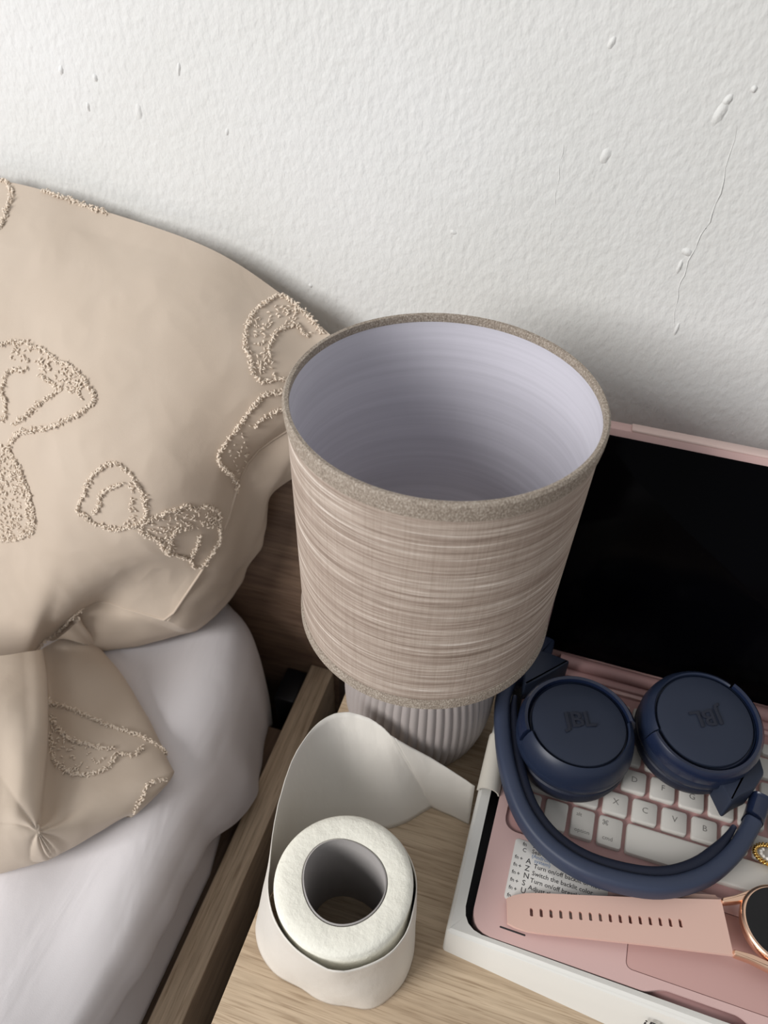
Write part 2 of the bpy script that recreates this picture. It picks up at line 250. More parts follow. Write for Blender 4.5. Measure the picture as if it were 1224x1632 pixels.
sheet_m.bump(sheet_m.noise((30, 9, 20), 3, 0.5, 0.8), 0.40, 0.004)
beige = Mat('beige_cotton', (202, 184, 162), 0.75, spec=0.25)
beige.b.inputs['Sheen Weight'].default_value = 0.15
beige.color(beige.ramp(beige.noise((14, 14, 14), 3), [(0.3, (194, 178, 161)), (0.7, (200, 185, 169))]))
beige.bump(beige.noise((1600, 1600, 1600), 2), 0.12, 0.0004)
beige.bump(beige.noise((26, 26, 26), 3, 0.5, 0.6), 0.22, 0.003)
tuft_m = Mat('beige_tufting', (216, 198, 176), 0.85, spec=0.15)
tuft_m.color(tuft_m.ramp(tuft_m.noise((400, 400, 400), 2), [(0.3, (224, 208, 190)), (0.7, (236, 223, 207))]))
shade_m = Mat('taupe_linen', (176, 160, 146), 0.8, spec=0.25)
slub = shade_m.noise((11, 11, 470), 4, 0.65, 0.2); slub2 = shade_m.noise((34, 34, 1000), 3, 0.65, 0.1); warp = shade_m.noise((900, 900, 25), 2, 0.6)
c1 = shade_m.ramp(slub, [(0.26, (134, 118, 106)), (0.42, (170, 154, 142)), (0.58, (190, 176, 164)), (0.72, (240, 231, 222))])
c2 = shade_m.ramp(slub2, [(0.3, (188, 180, 174)), (0.6, (255, 255, 255))]); c3 = shade_m.ramp(warp, [(0.3, (232, 229, 226)), (0.6, (255, 255, 255))])
shade_m.color(shade_m.mix(0.6, shade_m.mix(0.6, c1, c2, 'MULTIPLY'), c3, 'MULTIPLY')); shade_m.bump(slub2, 0.3, 0.0006); shade_m.bump(warp, 0.25, 0.0005)
trim_m = Mat('twill_trim', (150, 137, 124), 0.8, spec=0.3)
tw = trim_m.noise((1300, 1300, 800), 3, 0.65); trim_m.color(trim_m.ramp(tw, [(0.3, (118, 106, 95)), (0.5, (152, 140, 127)), (0.72, (198, 188, 176))])); trim_m.bump(tw, 0.5, 0.0007)
lining_m = Mat('white_lining', (214, 212, 220), 0.55, spec=0.3)
lining_m.color(lining_m.ramp(lining_m.noise((6, 6, 260), 3, 0.6, 0.2), [(0.3, (196, 194, 203)), (0.7, (208, 206, 215))]))
ceramic = Mat('ribbed_ceramic', (160, 152, 149), 0.55, spec=0.4); ceramic.bump(ceramic.noise((300, 300, 300), 2), 0.08, 0.0004)
cream_plastic = Mat('cream_plastic', (214, 208, 196), 0.45)
bulb_m = Mat('frosted_bulb', (236, 232, 224), 0.3)
tissue = Mat('tissue_paper', (232, 228, 220), 0.9, spec=0.1)
tissue.bump(tissue.noise((420, 420, 420), 3, 0.6), 0.35, 0.0007); tissue.bump(tissue.noise((35, 35, 35), 2), 0.25, 0.003)
tissue_end = Mat('tissue_layers', (240, 238, 226), 0.95, spec=0.1)
tissue_end.bump(tissue_end.noise((260, 260, 260), 4, 0.65), 0.5, 0.0012); tissue_end.bump(tissue_end.noise((70, 70, 70), 2), 0.4, 0.0025)
wrap_m = Mat('glossy_wrap_sheet', (222, 217, 209), 0.42, spec=0.45)
wrap_m.bump(wrap_m.noise((300, 300, 120), 3, 0.6), 0.25, 0.0006); wrap_m.bump(wrap_m.noise((45, 45, 30), 3), 0.35, 0.003)
core_m = Mat('grey_cardboard', (168, 164, 162), 0.85, spec=0.2); core_m.bump(core_m.noise((250, 250, 250), 3), 0.2, 0.0006)
box_m = Mat('white_card', (222, 220, 214), 0.5, spec=0.4); box_m.bump(box_m.noise((160, 160, 160), 3), 0.08, 0.0006)
liner_m = Mat('black_liner', (30, 30, 33), 0.6); liner_m.bump(liner_m.noise((500, 500, 500), 2), 0.1, 0.0003)
pink = Mat('rose_plastic', (214, 180, 175), 0.42, spec=0.4); pink.bump(pink.noise((1400, 1400, 1400), 2), 0.06, 0.0002)
pink_d = Mat('rose_well_shaded', (182, 142, 139), 0.45, spec=0.4); pink_d.bump(pink_d.noise((1400, 1400, 1400), 2), 0.06, 0.0002)  # deeper pink paints the key well's recess shade into its colour
pad_m = Mat('rose_trackpad', (190, 152, 146), 0.35, spec=0.4); pad_m.bump(pad_m.noise((900, 900, 900), 2), 0.04, 0.0002)
lip_m = Mat('pale_rose_edge', (226, 200, 192), 0.4); lip_m.bump(lip_m.noise((900, 900, 900), 2), 0.05, 0.0002)
key_m = Mat('white_keycap', (208, 204, 197), 0.5, spec=0.35); key_m.bump(key_m.noise((1200, 1200, 1200), 2), 0.05, 0.0002)
legend_m = Mat('grey_print', (120, 116, 112), 0.7); ink = Mat('black_print', (52, 50, 52), 0.7); blue_ink = Mat('blue_print', (128, 146, 176), 0.7)
sticker_m = Mat('white_sticker', (222, 219, 214), 0.45)
screen_m = Mat('black_glass', (3, 3, 5), 0.15, spec=0.05)
tab_m = Mat('tablet_body', (26, 26, 30), 0.4)
navy = Mat('navy_plastic', (29, 38, 58), 0.42, spec=0.4); navy.bump(navy.noise((1300, 1300, 1300), 2), 0.06, 0.0002)
navy_cap = Mat('navy_matte_cap', (37, 44, 60), 0.55, spec=0.35); navy_cap.bump(navy_cap.noise((1500, 1500, 1500), 2), 0.08, 0.0002)
navy_pad = Mat('navy_leatherette', (22, 28, 46), 0.55, spec=0.35); navy_pad.bump(navy_pad.noise((500, 500, 500), 3), 0.25, 0.0006)
navy_glossy = Mat('navy_gloss', (26, 35, 58), 0.25, spec=0.5)
band_m = Mat('navy_band', (52, 60, 80), 0.5, spec=0.35); band_m.bump(band_m.noise((1300, 1300, 1300), 2), 0.06, 0.0002)
logo_m = Mat('debossed_mark', (22, 27, 42), 0.6)
strap_m = Mat('rose_silicone', (218, 182, 168), 0.6, spec=0.3); strap_m.bump(strap_m.noise((1200, 1200, 1200), 2), 0.06, 0.0002)
rose_gold = Mat('rose_gold', (238, 200, 174), 0.3, 1.0)
watch_glass = Mat('watch_glass', (20, 20, 22), 0.1, spec=0.3)
gold = Mat('gold', (222, 184, 110), 0.22, 1.0)
crystal = Mat('crystal', (235, 230, 222), 0.08, spec=0.9)
floor_m = oak('floor_boards', (9, 2.2, 9), (150, 128, 106), (112, 92, 76), True)
# ------------------------------------------------------------------ setting
def wall():
    xs = np.linspace(-2.2, 2.2, 89); zs = np.linspace(-0.5, 1.9, 49)
    S = np.array([[(x, 0.46 + 0.0009 * noise.noise((x * 5, z * 5, 3.1)), z + T) for x in xs] for z in zs]); return grid_mesh(S)
wb = structure('wall_back', wall(), wall_m)
for x, z, a, b, rot in WALL_MARKS:
    a *= .7; b *= .75
    L = []
    for k, (f, d) in enumerate([(1.15, 0.0004), (.85, -0.0002), (.5, -.0007), (.15, -.0009)]):
        L.append([(x + f * (a * math.cos(t) * math.cos(rot) + b * math.sin(t) * math.sin(rot)), 0.46 + d, T + z + f * (b * math.sin(t) * math.cos(rot) - a * math.cos(t) * math.sin(rot)))
                  for t in [2 * math.pi * i / 10 + 0.4 * math.sin(3 * x * 90 + i) for i in range(10)]])
    obj('plaster_lump', skin(L, False, True, ang=80), wall_m, wb)
for line in WALL_RIDGES:
    P = catmull(np.array([(p[0], 0.4602, T + p[1]) for p in line]), np.linspace(0, 1, 26))
    obj('paint_ridge', tube([tuple(p + np.array([0.0006 * math.sin(i * 1.7), 0, 0])) for i, p in enumerate(P)], [0.7 * (0.0003 + 0.0003 * abs(math.sin(i * 1.1 + line[0][0] * 50))) * (0.15 + min(1, min(i, 25 - i) / 4)) * (1 if (i * 7 // 5) % 4 else .5) for i in range(26)], 6), wall_m, wb)
structure('floor', mesh([(-2.2, -2.2, 0), (2.2, -2.2, 0), (2.2, 0.47, 0), (-2.2, 0.47, 0)], [(0, 1, 2, 3)], False), floor_m)
# ------------------------------------------------------------------ nightstand
ns = thing('nightstand', 'light oak nightstand carrying the lamp, paper roll and white box', 'nightstand', (0, 0, -T))
obj('top_panel', box(-0.1215, 0.36, 0.02, 0.452, T - 0.022, T, 0.0006), oak_x, ns)
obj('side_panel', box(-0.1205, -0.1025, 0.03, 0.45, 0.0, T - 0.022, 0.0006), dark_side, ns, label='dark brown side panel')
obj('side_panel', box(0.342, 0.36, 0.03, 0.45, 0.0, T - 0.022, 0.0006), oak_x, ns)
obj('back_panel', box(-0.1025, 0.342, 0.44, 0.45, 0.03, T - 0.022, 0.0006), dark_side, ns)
obj('bottom_panel', box(-0.1025, 0.342, 0.04, 0.44, 0.05, 0.068, 0.0006), oak_x, ns)
for k in range(2):
    d = obj('drawer', box(-0.1, 0.34, 0.022, 0.04, 0.075 + k * 0.2, 0.268 + k * 0.2, 0.001), oak_x, ns)
    obj('knob', lathe([(0, 0.018), (0.008, 0.017), (0.011, 0.012), (0.006, 0.006), (0.005, 0)], 20), rose_gold, d, (0.12, 0.022, 0.172 + k * 0.2), rot=(math.pi / 2, 0, 0))
# ------------------------------------------------------------------ bed
bed = thing('bed', 'oak bed frame with headboard and narrow side rail beside the nightstand', 'bed', (-0.6, 0, -T))
def bpart(name, *a, mat=oak_y, label=None):
    me = box(*a); o = obj(name, me, mat, bed, (0.6, 0, 0), label=label); return o
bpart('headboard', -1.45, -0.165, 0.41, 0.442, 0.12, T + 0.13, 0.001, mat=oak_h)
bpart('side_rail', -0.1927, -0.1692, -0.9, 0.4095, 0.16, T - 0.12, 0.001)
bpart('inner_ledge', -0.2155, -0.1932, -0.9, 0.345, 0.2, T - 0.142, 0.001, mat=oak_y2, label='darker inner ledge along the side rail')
bpart('corner_bracket', -0.219, -0.197, 0.372, 0.409, 0.26, T - 0.135, 0.002, mat=black_plastic, label='black plastic corner bracket')
bpart('leg', -0.1927, -0.1692, 0.36, 0.40, 0.0, 0.16, 0.001); bpart('leg', -0.1927, -0.1692, -0.88, -0.84, 0.0, 0.16, 0.001)
bpart('bed_base', -1.4, -0.216, -0.9, 0.40, 0.2, 0.225, 0.001, mat=dark_side)
# mattress: rounded block with soft side
mt = thing('mattress', 'white mattress lying in the oak bed frame under the draped sheet', 'mattress', (-0.6, 0, -0.275 + 0.0005))
prof = [(-1.3, -0.27), (-1.3, -0.06), (-1.28, -0.037), (-1.2, -0.034), (-0.6, -0.034), (-0.30, -0.034), (-0.25, -0.036), (-0.220, -0.047), (-0.211, -0.07), (-0.2055, -0.10), (-0.1985, -0.120), (-0.1995, -0.130), (-0.2185, -0.1405), (-0.222, -0.27)]
L = []
for yv, dx, dz in [(-0.85, 0.03, -0.03), (-0.83, 0.005, -0.004), (-0.6, 0, 0), (0.0, 0, 0), (0.20, 0.0, 0), (0.27, 0.014, 0), (0.35, 0.027, -.002), (0.385, 0.05, -0.008), (0.40, 0.078, -0.02)]:
    L.append([(x - dx + 0.6 if x > -0.6 else x + dx + 0.6, yv, (z + (dz if z > -0.2 else 0)) + 0.275 - 0.0005) for x, z in prof])
obj('cover', skin(L), sheet_m, mt)
# draped sheet
bs = thing('bed_sheet', 'white cotton sheet draped over the mattress edge towards the side rail', 'bed sheet', (-0.6, 0, -0.034))
rows = [(.402, [(-1.0, -.03), (-.6, -.03), (-.36, -.032), (-.30, -.038), (-.272, -.05), (-.264, -.08), (-.262, -.13), (-.262, -.19)]),
        (.375, [(-1.0, -.03), (-.6, -.029), (-.33, -.029), (-.27, -.032), (-.242, -.043), (-.232, -.07), (-.228, -.13), (-.228, -.19)]),
        (.335, [(-1.0, -.03), (-.6, -.029), (-.31, -.027), (-.25, -.030), (-.226, -.041), (-.2175, -.066), (-.2155, -.11), (-.2165, -.135)]),
        (.295, [(-1.0, -.03), (-.6, -.029), (-.29, -.027), (-.237, -.029), (-.213, -.041), (-.204, -.066), (-.199, -.1), (-.196, -.125)]),
        (.258, [(-1.0, -.03), (-.6, -.029), (-.28, -.027), (-.228, -.029), (-.207, -.041), (-.196, -.066), (-.190, -.09), (-.188, -.106)]),
        (.238, [(-1.0, -.03), (-.6, -.029), (-.28, -.027), (-.230, -.029), (-.206, -.040), (-.194, -.064), (-.188, -.087), (-.188, -.102)]),
        (.20, [(-1.0, -.03), (-.6, -.029), (-.285, -.027), (-.234, -.029), (-.209, -.040), (-.200, -.057), (-.196, -.072), (-.197, -.084)]),
        (.13, [(-1.0, -.03), (-.6, -.029), (-.29, -.027), (-.238, -.029), (-.213, -.041), (-.205, -.056), (-.202, -.069), (-.2035, -.078)]),
        (.0, [(-1.0, -.03), (-.6, -.029), (-.30, -.027), (-.242, -.029), (-.214, -.041), (-.206, -.056), (-.203, -.069), (-.2045, -.077)]),
        (-.5, [(-1.0, -.03), (-.6, -.029), (-.30, -.027), (-.242, -.029), (-.214, -.041), (-.206, -.056), (-.203, -.069), (-.2045, -.077)])]
G = np.array([[(x, yv, z) for x, z in r[:2] + [(-.43, -.0285)] + r[2:]] for yv, r in rows])
u, v = np.meshgrid(np.linspace(0, 1, 150), np.linspace(0, 1, 170)); S = surf(G, u, v); N_ = normals(S)
X_, Y_ = S[..., 0], S[..., 1]
edge = np.clip((X_ + .42) / .14, 0, 1); side = np.clip((u - 0.62) / 0.2, 0, 1)
if N_[20, 20, 2] < 0: N_ = -N_
fold = (0.0030 * np.sin(X_ * 70 + Y_ * 18 + 1.2 * np.sin(Y_ * 9)) * (1 - side) + 0.0020 * np.sin(X_ * 38 - Y_ * 30 + 1)) * edge * edge * (3 - 2 * edge)
fold += side * np.clip(v * 3, 0, 1) * (0.0030 * np.sin(Y_ * 58 + 1.5 * np.sin(Y_ * 21)) + 0.0008 * np.sin(Y_ * 170 + 1))
S = S + N_ * (fold[..., None] + 0.0026)
so = obj('cloth', grid_mesh(S - np.array([-0.6, 0, -0.034])), sheet_m, bs)
md = so.modifiers.new('thickness', 'SOLIDIFY'); md.thickness = 0.0012; md.offset = -1
# ------------------------------------------------------------------ tufted pillow and bedcover
def wrinkle(P, s=1.0):
    f = np.empty(P.shape[:-1])
    for i in np.ndindex(f.shape):
        x, y, z = P[i]; f[i] = (0.0034 * noise.noise((x * 11, y * 11, z * 11)) + 0.0010 * noise.noise((x * 30 + 5, y * 30, z * 26)) + 0.0004 * (1 - abs(noise.noise((x * 50, y * 50 + 9, z * 38)) * 2)))
    return f * s
def build_surface(G, n, amp):
    u, v = np.meshgrid(np.linspace(0, 1, n), np.linspace(0, 1, n)); S = surf(G, u, v); Nn = normals(S)
    if Nn[n // 2, n // 2].dot(np.array([0, -0.5, 0.8])) < 0: Nn = -Nn
    e = np.minimum.reduce([np.clip(u / .04, 0, 1), np.clip((1 - u) / .06, 0, 1), np.clip(v / .06, 0, 1), np.clip((1 - v) / .06, 0, 1)])
    S = S + Nn * (wrinkle(S, amp) * e)[..., None]; Nn = normals(S)
    if Nn[n // 2, n // 2].dot(np.array([0, -0.5, 0.8])) < 0: Nn = -Nn
    return S, Nn
def sample(S, uv):
    n = S.shape[0] - 1; uv = np.clip(np.asarray(uv, float), 0, 0.99999) * n; j = uv[:, 0].astype(int); i = uv[:, 1].astype(int); a = (uv[:, 0] - j)[:, None]; b = (uv[:, 1] - i)[:, None]
    return S[i, j] * (1 - a) * (1 - b) + S[i, j + 1] * a * (1 - b) + S[i + 1, j] * (1 - a) * b + S[i + 1, j + 1] * a * b
def tufts(P, Nn, size):
    """one short curved yarn end per point"""
    k = len(P); V = []; Fc = []
    rnd = rng.normal(size=(k, 3)); t = np.cross(Nn, rnd); t /= np.linalg.norm(t, axis=1, keepdims=True) + 1e-9; b = np.cross(Nn, t)
    ln = size * rng.uniform(0.7, 1.5, k); r = size * rng.uniform(0.20, 0.34, k)
    for q in range(k):
        p, n_, tt, bb = P[q], Nn[q], t[q], b[q]; o = len(V)
        for s_, (h, f, rr) in enumerate([(-.05, -.5, .7), (.38, -.1, 1.05), (.45, .35, .85), (.25, .62, .3)]):
            c = p + n_ * (h * ln[q]) + tt * (f * ln[q])
            for w_ in range(4):
                a = w_ * math.pi / 2 + 0.4; V.append(c + (bb * math.cos(a) + n_ * math.sin(a)) * (rr * r[q]))
        for s_ in range(3):
            for w_ in range(4):
                x = (w_ + 1) % 4; Fc.append((o + s_ * 4 + w_, o + s_ * 4 + x, o + s_ * 4 + 4 + x, o + s_ * 4 + 4 + w_))
        Fc.append((o + 12, o + 13, o + 14, o + 15)); Fc.append((o + 3, o + 2, o + 1, o))
    return mesh(V, Fc)
def inside(poly, pts):
    poly = np.asarray(poly); c = np.zeros(len(pts), bool); j = len(poly) - 1
    for i in range(len(poly)):
        xi, yi = poly[i]; xj, yj = poly[j]
        c ^= ((yi > pts[:, 1]) != (yj > pts[:, 1])) & (pts[:, 0] < (xj - xi) * (pts[:, 1] - yi) / (yj - yi + 1e-12) + xi); j = i
    return c
def motif(S, Nn, lines, fills, parent, origin):
    Ps, Ns, sz = [], [], 0.0021
    for l in lines:
        l = np.array(l)
        if len(l) < 2: continue
        d = catmull(np.c_[l, np.zeros(len(l))], np.linspace(0, 1, 40 * len(l)))[:, :2]; P = sample(S, d)
        seg = np.linalg.norm(np.diff(P, axis=0), axis=1); cum = np.r_[0, np.cumsum(seg)]; n = max(8, int(cum[-1] / 0.0004))
        s = np.linspace(0, cum[-1], n); uv = np.c_[np.interp(s, cum, d[:, 0]), np.interp(s, cum, d[:, 1])]
        Q = sample(S, uv); Nq = sample(Nn, uv); Q = Q + rng.normal(scale=0.00075, size=Q.shape); Ps.append(Q); Ns.append(Nq)
    for poly, dens in fills:
        poly = np.array(poly); lo, hi = poly.min(0), poly.max(0)
        ext = np.linalg.norm(sample(S, [hi]) - sample(S, [lo])) ** 2 / 2
        n = int(dens * ext / 0.0000055); uv = lo + rng.random((n, 2)) * (hi - lo); uv = uv[inside(poly, uv)]
        if len(uv): Ps.append(sample(S, uv)); Ns.append(sample(Nn, uv))
    P = np.vstack(Ps); Nq = np.vstack(Ns); Nq /= np.linalg.norm(Nq, axis=1, keepdims=True)
    obj('tufted_motif', tufts(P - origin, Nq, sz), tuft_m, parent)
PO = np.array([-0.35, 0.34, -0.026])
pl = thing('pillow', 'beige pillow with frayed tufted shapes leaning on the headboard and wall', 'pillow', PO)
SP, NP = build_surface(np.array(PG), 181, 1.0)
obj('front_cover', grid_mesh(SP - PO), beige, pl)
nb = 61
path_uv = [(1, t) for t in np.linspace(0.1, 1, 40)] + [(t, 1) for t in np.linspace(1, 0.40, 30)[1:]]
SE = sample(SP, path_uv); OUTC = catmull(np.array(OG), np.linspace(0, 1, len(SE)))
cols = []
for f, bl in ((0, 0), (.12, .35), (.3, .8), (.5, 1.0), (.7, .9), (.85, .5), (1.0, 0)):
    cols.append(SE * (1 - f) + OUTC * f + np.array([0.35, -0.75, -0.1]) * 0.007 * bl)
cols.append(OUTC + np.array([-0.02, 0.0, -0.002])); cols.append(OUTC * [1, 1, 1] + np.array([-0.04, 0.006, 0.002]))
SS = np.stack(cols, 1); SS = surf(SS, *np.meshgrid(np.linspace(0, 1, 40), np.linspace(0, 1, 90)))
creases = np.zeros(SS.shape[:2])
for i in np.ndindex(creases.shape):
    x, y, z = SS[i]; creases[i] = 0.003 * noise.noise((x * 40, y * 40, z * 40)) + 0.002 * noise.noise((x * 15 + 8, y * 15, z * 60))
wgt = np.clip(np.linspace(0, 1, 40) / .15, 0, 1)[None, :]
NS = normals(SS); SS = SS + NS * (creases * wgt)[..., None]; SS[..., 2] = np.maximum(SS[..., 2], -.0215)
obj('back_cover', grid_mesh(SS - PO), beige, pl)
obj('seam', tube([tuple(p - PO) for p in SE[::2]], 0.0011, 6), beige, pl)
back = np.stack([SP[0, ::6], SP[0, ::6] * [1, 0, 1] + [0, .448, -.03], SP[0, ::6] * [1, 0, 0] + [0, .448, .15], SP[0, ::6] * [1, 0, 0] + [0, .402, .132], SP[0, ::6] * [1, 0, 0] + [-.06, .398, -.02], SP[0, ::6] * [1, 0, 0] + [-.06, .33, -.0245]])
for k_, lim in ((2, -.20), (3, -.22), (4, -.33), (5, -.36)): back[k_, :, 0] = np.minimum(back[k_, :, 0], lim)
back[4, :, 2] = -.018; back[5, :, 2] = -.019; back[1, :, 2] = np.maximum(back[1, :, 2], .16); back[1, :, 1] = np.maximum(back[1, :, 1], back[0, :, 1] + .002)
obj('rear_panel', grid_mesh(back - PO), beige, pl)
DO = np.array([-0.34, 0.2, -0.0262])
dv = thing('bedcover', 'beige bedcover with frayed tufting bunched on the white sheet, corner pointing right', 'bedcover', DO)
SD, ND = build_surface(np.array(DG), 141, 0.8)
kc = np.array(DG[4][6]); dd = SD - kc; rr_ = np.linalg.norm(dd, axis=-1); th = np.arctan2(dd[..., 1], dd[..., 0])
rip = 0.0026 * (np.abs(np.sin(th * 4.5 + 0.6)) ** 0.7 - 0.6) * np.exp(-rr_ / 0.030) * np.clip(rr_ / 0.006, 0, 1) * np.clip((1 - np.linspace(0, 1, 141))[:, None] * 12, 0, 1)
SD = SD + ND * rip[..., None]; SD[..., 2] = np.maximum(SD[..., 2], -.0220)
obj('cloth', grid_mesh(SD - DO), beige, dv)
for s_, lines, fills in MOTIFS:
    if s_ == 'P': motif(SP, NP, lines, fills, pl, PO)
    else: motif(SD, ND, lines, fills, dv, DO)
# ------------------------------------------------------------------ lamp
LX, LY = -0.0630, 0.3111
lamp = thing('table_lamp', 'table lamp with taupe slub fabric drum shade on a ribbed grey ceramic base', 'lamp', (LX, LY, 0))
ribs = 56
def rib(r, z, a):
    r *= 0.977; return r if r < 0.03 else r + 0.0013 * (abs(math.sin(a * ribs / 2)) - 0.5)
bp = [(0, 0.0), (0.040, 0.0), (0.0455, 0.003), (0.0495, 0.012), (0.0528, 0.028), (0.0540, 0.045), (0.0535, 0.065), (0.0505, 0.085), (0.044, 0.102), (0.034, 0.113), (0.022, 0.119), (0.0, 0.1195)]
bp = [tuple(p) for p in catmull(np.array([(a, b, 0) for a, b in bp]), np.linspace(0, 1, 45))[:, :2]]; bp = [(max(0, a), max(0, b)) for a, b in bp]
obj('base', lathe(bp, 336, rfun=rib), ceramic, lamp)
obj('neck', lathe([(0.011, 0.117), (0.013, 0.121), (0.013, 0.134), (0.009, 0.137), (0.009, 0.142)], 24), cream_plastic, lamp)
obj('socket', lathe([(0.0, 0.140), (0.016, 0.140), (0.016, 0.165), (0.019, 0.166), (0.019, 0.170), (0.015, 0.171), (0, 0.171)], 24), cream_plastic, lamp)
obj('bulb', lathe([(0.011, 0.170), (0.0115, 0.176), (0.018, 0.181), (0.0195, 0.188), (0.0175, 0.197), (0.010, 0.203), (0.0, 0.205)], 28), bulb_m, lamp)
z0, z1, r0, r1 = 0.135, 0.2925, 0.0765, 0.0788
tilt = (0.0, math.radians(1.1), 0)
sh = bpy.data.objects.new('lamp_shade', lathe([(r0, z0 + 0.004), (r0 + (r1 - r0) * .5, (z0 + z1) / 2), (r1, z1 - 0.003)], 128)); sh.data.materials.append(shade_m.m); COL.objects.link(sh); sh.parent = lamp
off = Vector((0.0, 0, 0.21)); sh.matrix_local = Matrix.Translation(off) @ Matrix.Rotation(math.radians(1.0), 4, 'Y') @ Matrix.Translation(-off)
def band(zc, rc, hh, th):
    return lathe([(rc - th, zc - hh), (rc, zc - hh - th * .4), (rc + th, zc - hh), (rc + th * 1.15, zc), (rc + th, zc + hh), (rc, zc + hh + th * .5), (rc - th, zc + hh), (rc - th, zc - hh)], 128)
obj('top_trim', lathe([(r1 - 0.0014, z1 - 0.0028), (r1 - 0.0018, z1), (r1 - 0.0014, z1 + 0.0016), (r1 + 0.0004, z1 + 0.0018), (r1 + 0.0016, z1 + 0.0004), (r1 + 0.0014, z1 - 0.004), (r1 + 0.0008, z1 - 0.0085), (r1 + 0.0001, z1 - 0.0088)], 128), trim_m, sh)
obj('bottom_trim', lathe([(r0 - 0.0018, z0 + 0.006), (r0 - 0.0022, z0), (r0 - 0.0014, z0 - 0.0014), (r0 + 0.0004, z0 - 0.0016), (r0 + 0.0014, z0 - 0.0004), (r0 + 0.0013, z0 + 0.004), (r0 + 0.0007, z0 + 0.0065), (r0 + 0.0001, z0 + 0.0067)], 128), trim_m, sh)
obj('lining', lathe([(r0 - 0.0012, z0 + 0.001), (r1 - 0.0012, z1 - 0.001)], 128), lining_m, sh)
for k in range(3):
    a = 2 * math.pi * k / 3 + 0.4; obj('spider_arm', tube([(0.017 * math.cos(a), 0.017 * math.sin(a), 0.168), (0.05 * math.cos(a), 0.05 * math.sin(a), 0.160), (0.0755 * math.cos(a), 0.0755 * math.sin(a), 0.150)], 0.0012, 8), cream_plastic, sh)
# ------------------------------------------------------------------ toilet roll
RX, RY, RH, RR = -0.0638, 0.1528, 0.0820, 0.0374
tr = thing('toilet_roll', 'part-used white toilet paper roll standing on end, its loose sheet trailing behind', 'toilet roll', (RX, RY, 0))
def wob(r, z, a):
    k = max(0.0, (0.036 - r) / 0.015); return r * (1 + 0.010 * math.sin(2 * a + 0.6) + k * (0.045 * math.sin(2 * a + 2.6) + 0.03 * math.sin(3 * a + 0.3)))
obj('paper_roll', lathe([(0.0228, 0.0005), (0.0228, RH - 0.001), (0.0232, RH), (0.0275, RH + 0.0006), (0.033, RH + 0.0002), (0.0362, RH - 0.0006), (RR, RH - 0.002), (RR + 0.0004, RH * .5), (RR, 0.0005), (0.0228, 0.0005)], 96, rfun=wob), tissue_end, tr)
obj('cardboard_core', lathe([(0.0225, 0.0005), (0.0226, RH + 0.0002), (0.0219, RH + 0.0004), (0.0218, 0.0005)], 72, rfun=wob), core_m, tr)
st = [((-0.0676,0.1911,0.0737),(-0.062,0.1866,0)),((-0.0471,0.188,0.0745),(-0.045,0.1835,0)),((-0.0338,0.1783,0.0754),(-0.032,0.173,0)),((-0.0261,0.1651,0.0767),(-0.0228,0.16,0)),((-0.0244,0.1518,0.0776),(-0.0222,0.146,0)),((-0.0261,0.1374,0.0763),(-0.0262,0.132,0)),((-0.0343,0.123,0.0759),(-0.036,0.1205,0)),((-0.0466,0.1148,0.0759),(-0.049,0.1160,0)),((-0.0615,0.1123,0.0767),(-0.063,0.1146,0)),((-0.0774,0.1149,0.0776),(-0.0800,0.1165,0)),((-0.0913,0.1231,0.0785),(-0.098,0.1195,0)),((-0.1011,0.1365,0.0794),(-0.111,0.1285,0)),((-0.1063,0.1515,0.0811),(-0.119,0.142,0)),((-0.1114,0.1695,0.0811),(-0.1175,0.158,0)),((-0.1156,0.19,0.0811),(-0.113,0.174,0)),((-0.1166,0.2116,0.0811),(-0.107,0.19,0)),((-0.114,0.2321,0.0811),(-0.097,0.202,0)),((-0.1058,0.246,0.0811),(-0.084,0.21,0)),((-0.094,0.2512,0.0816),(-0.07,0.2165,0)),((-0.0822,0.2521,0.0807),(-0.0575,0.2235,0)),((-0.0734,0.2503,0.0781),(-0.046,0.232,0)),((-0.0681,0.249,0.075),(-0.0375,0.2425,0)),((-0.066,0.2488,0.0732),(-0.0348,0.246,0)),((-0.064,0.2493,0.0715),(-0.0335,0.2462,0)),((-0.0613,0.2499,0.0688),(-0.0315,0.2458,0)),((-0.0437,0.2541,0.0526),(-0.025,0.245,0)),((-0.0263,0.2551,0.0403),(-0.0175,0.244,0)),((-0.0086,0.2542,0.0298),(-0.0075,0.2425,0))]
st = np.array(st); tt = np.linspace(0, 1, 150); TT = catmull(st[:, 0], tt); BB = catmull(st[:, 1], tt); SH = []
for k in range(25):
    f = k / 24; bow = math.sin(math.pi * f)
    row = BB * (1 - f) + TT * f; row[:, 2] += 0.0004
    for i in range(len(row)):
        x, y, z = row[i]; q = noise.noise((x * 45, y * 45, z * 25)) * 0.0016
        row[i] += np.array([q * 0.6 - 0.0, -q - 0.0, 0.0009 * noise.noise((i * 0.5, 0, 1)) * f])
        rad = np.array([row[i][0] - RX, row[i][1] - RY]); d = np.linalg.norm(rad)
        if d < RR + 0.0010: row[i][:2] = np.array([RX, RY]) + rad / d * (RR + 0.0010)
    SH.append(row)
SH = np.stack(SH)
lo = obj('loose_sheet', grid_mesh(SH - np.array([RX, RY, 0])), wrap_m, tr, label='glossy loose white sheet curling away behind the roll')
md = lo.modifiers.new('thickness', 'SOLIDIFY'); md.thickness = 0.0005; md.offset = 0
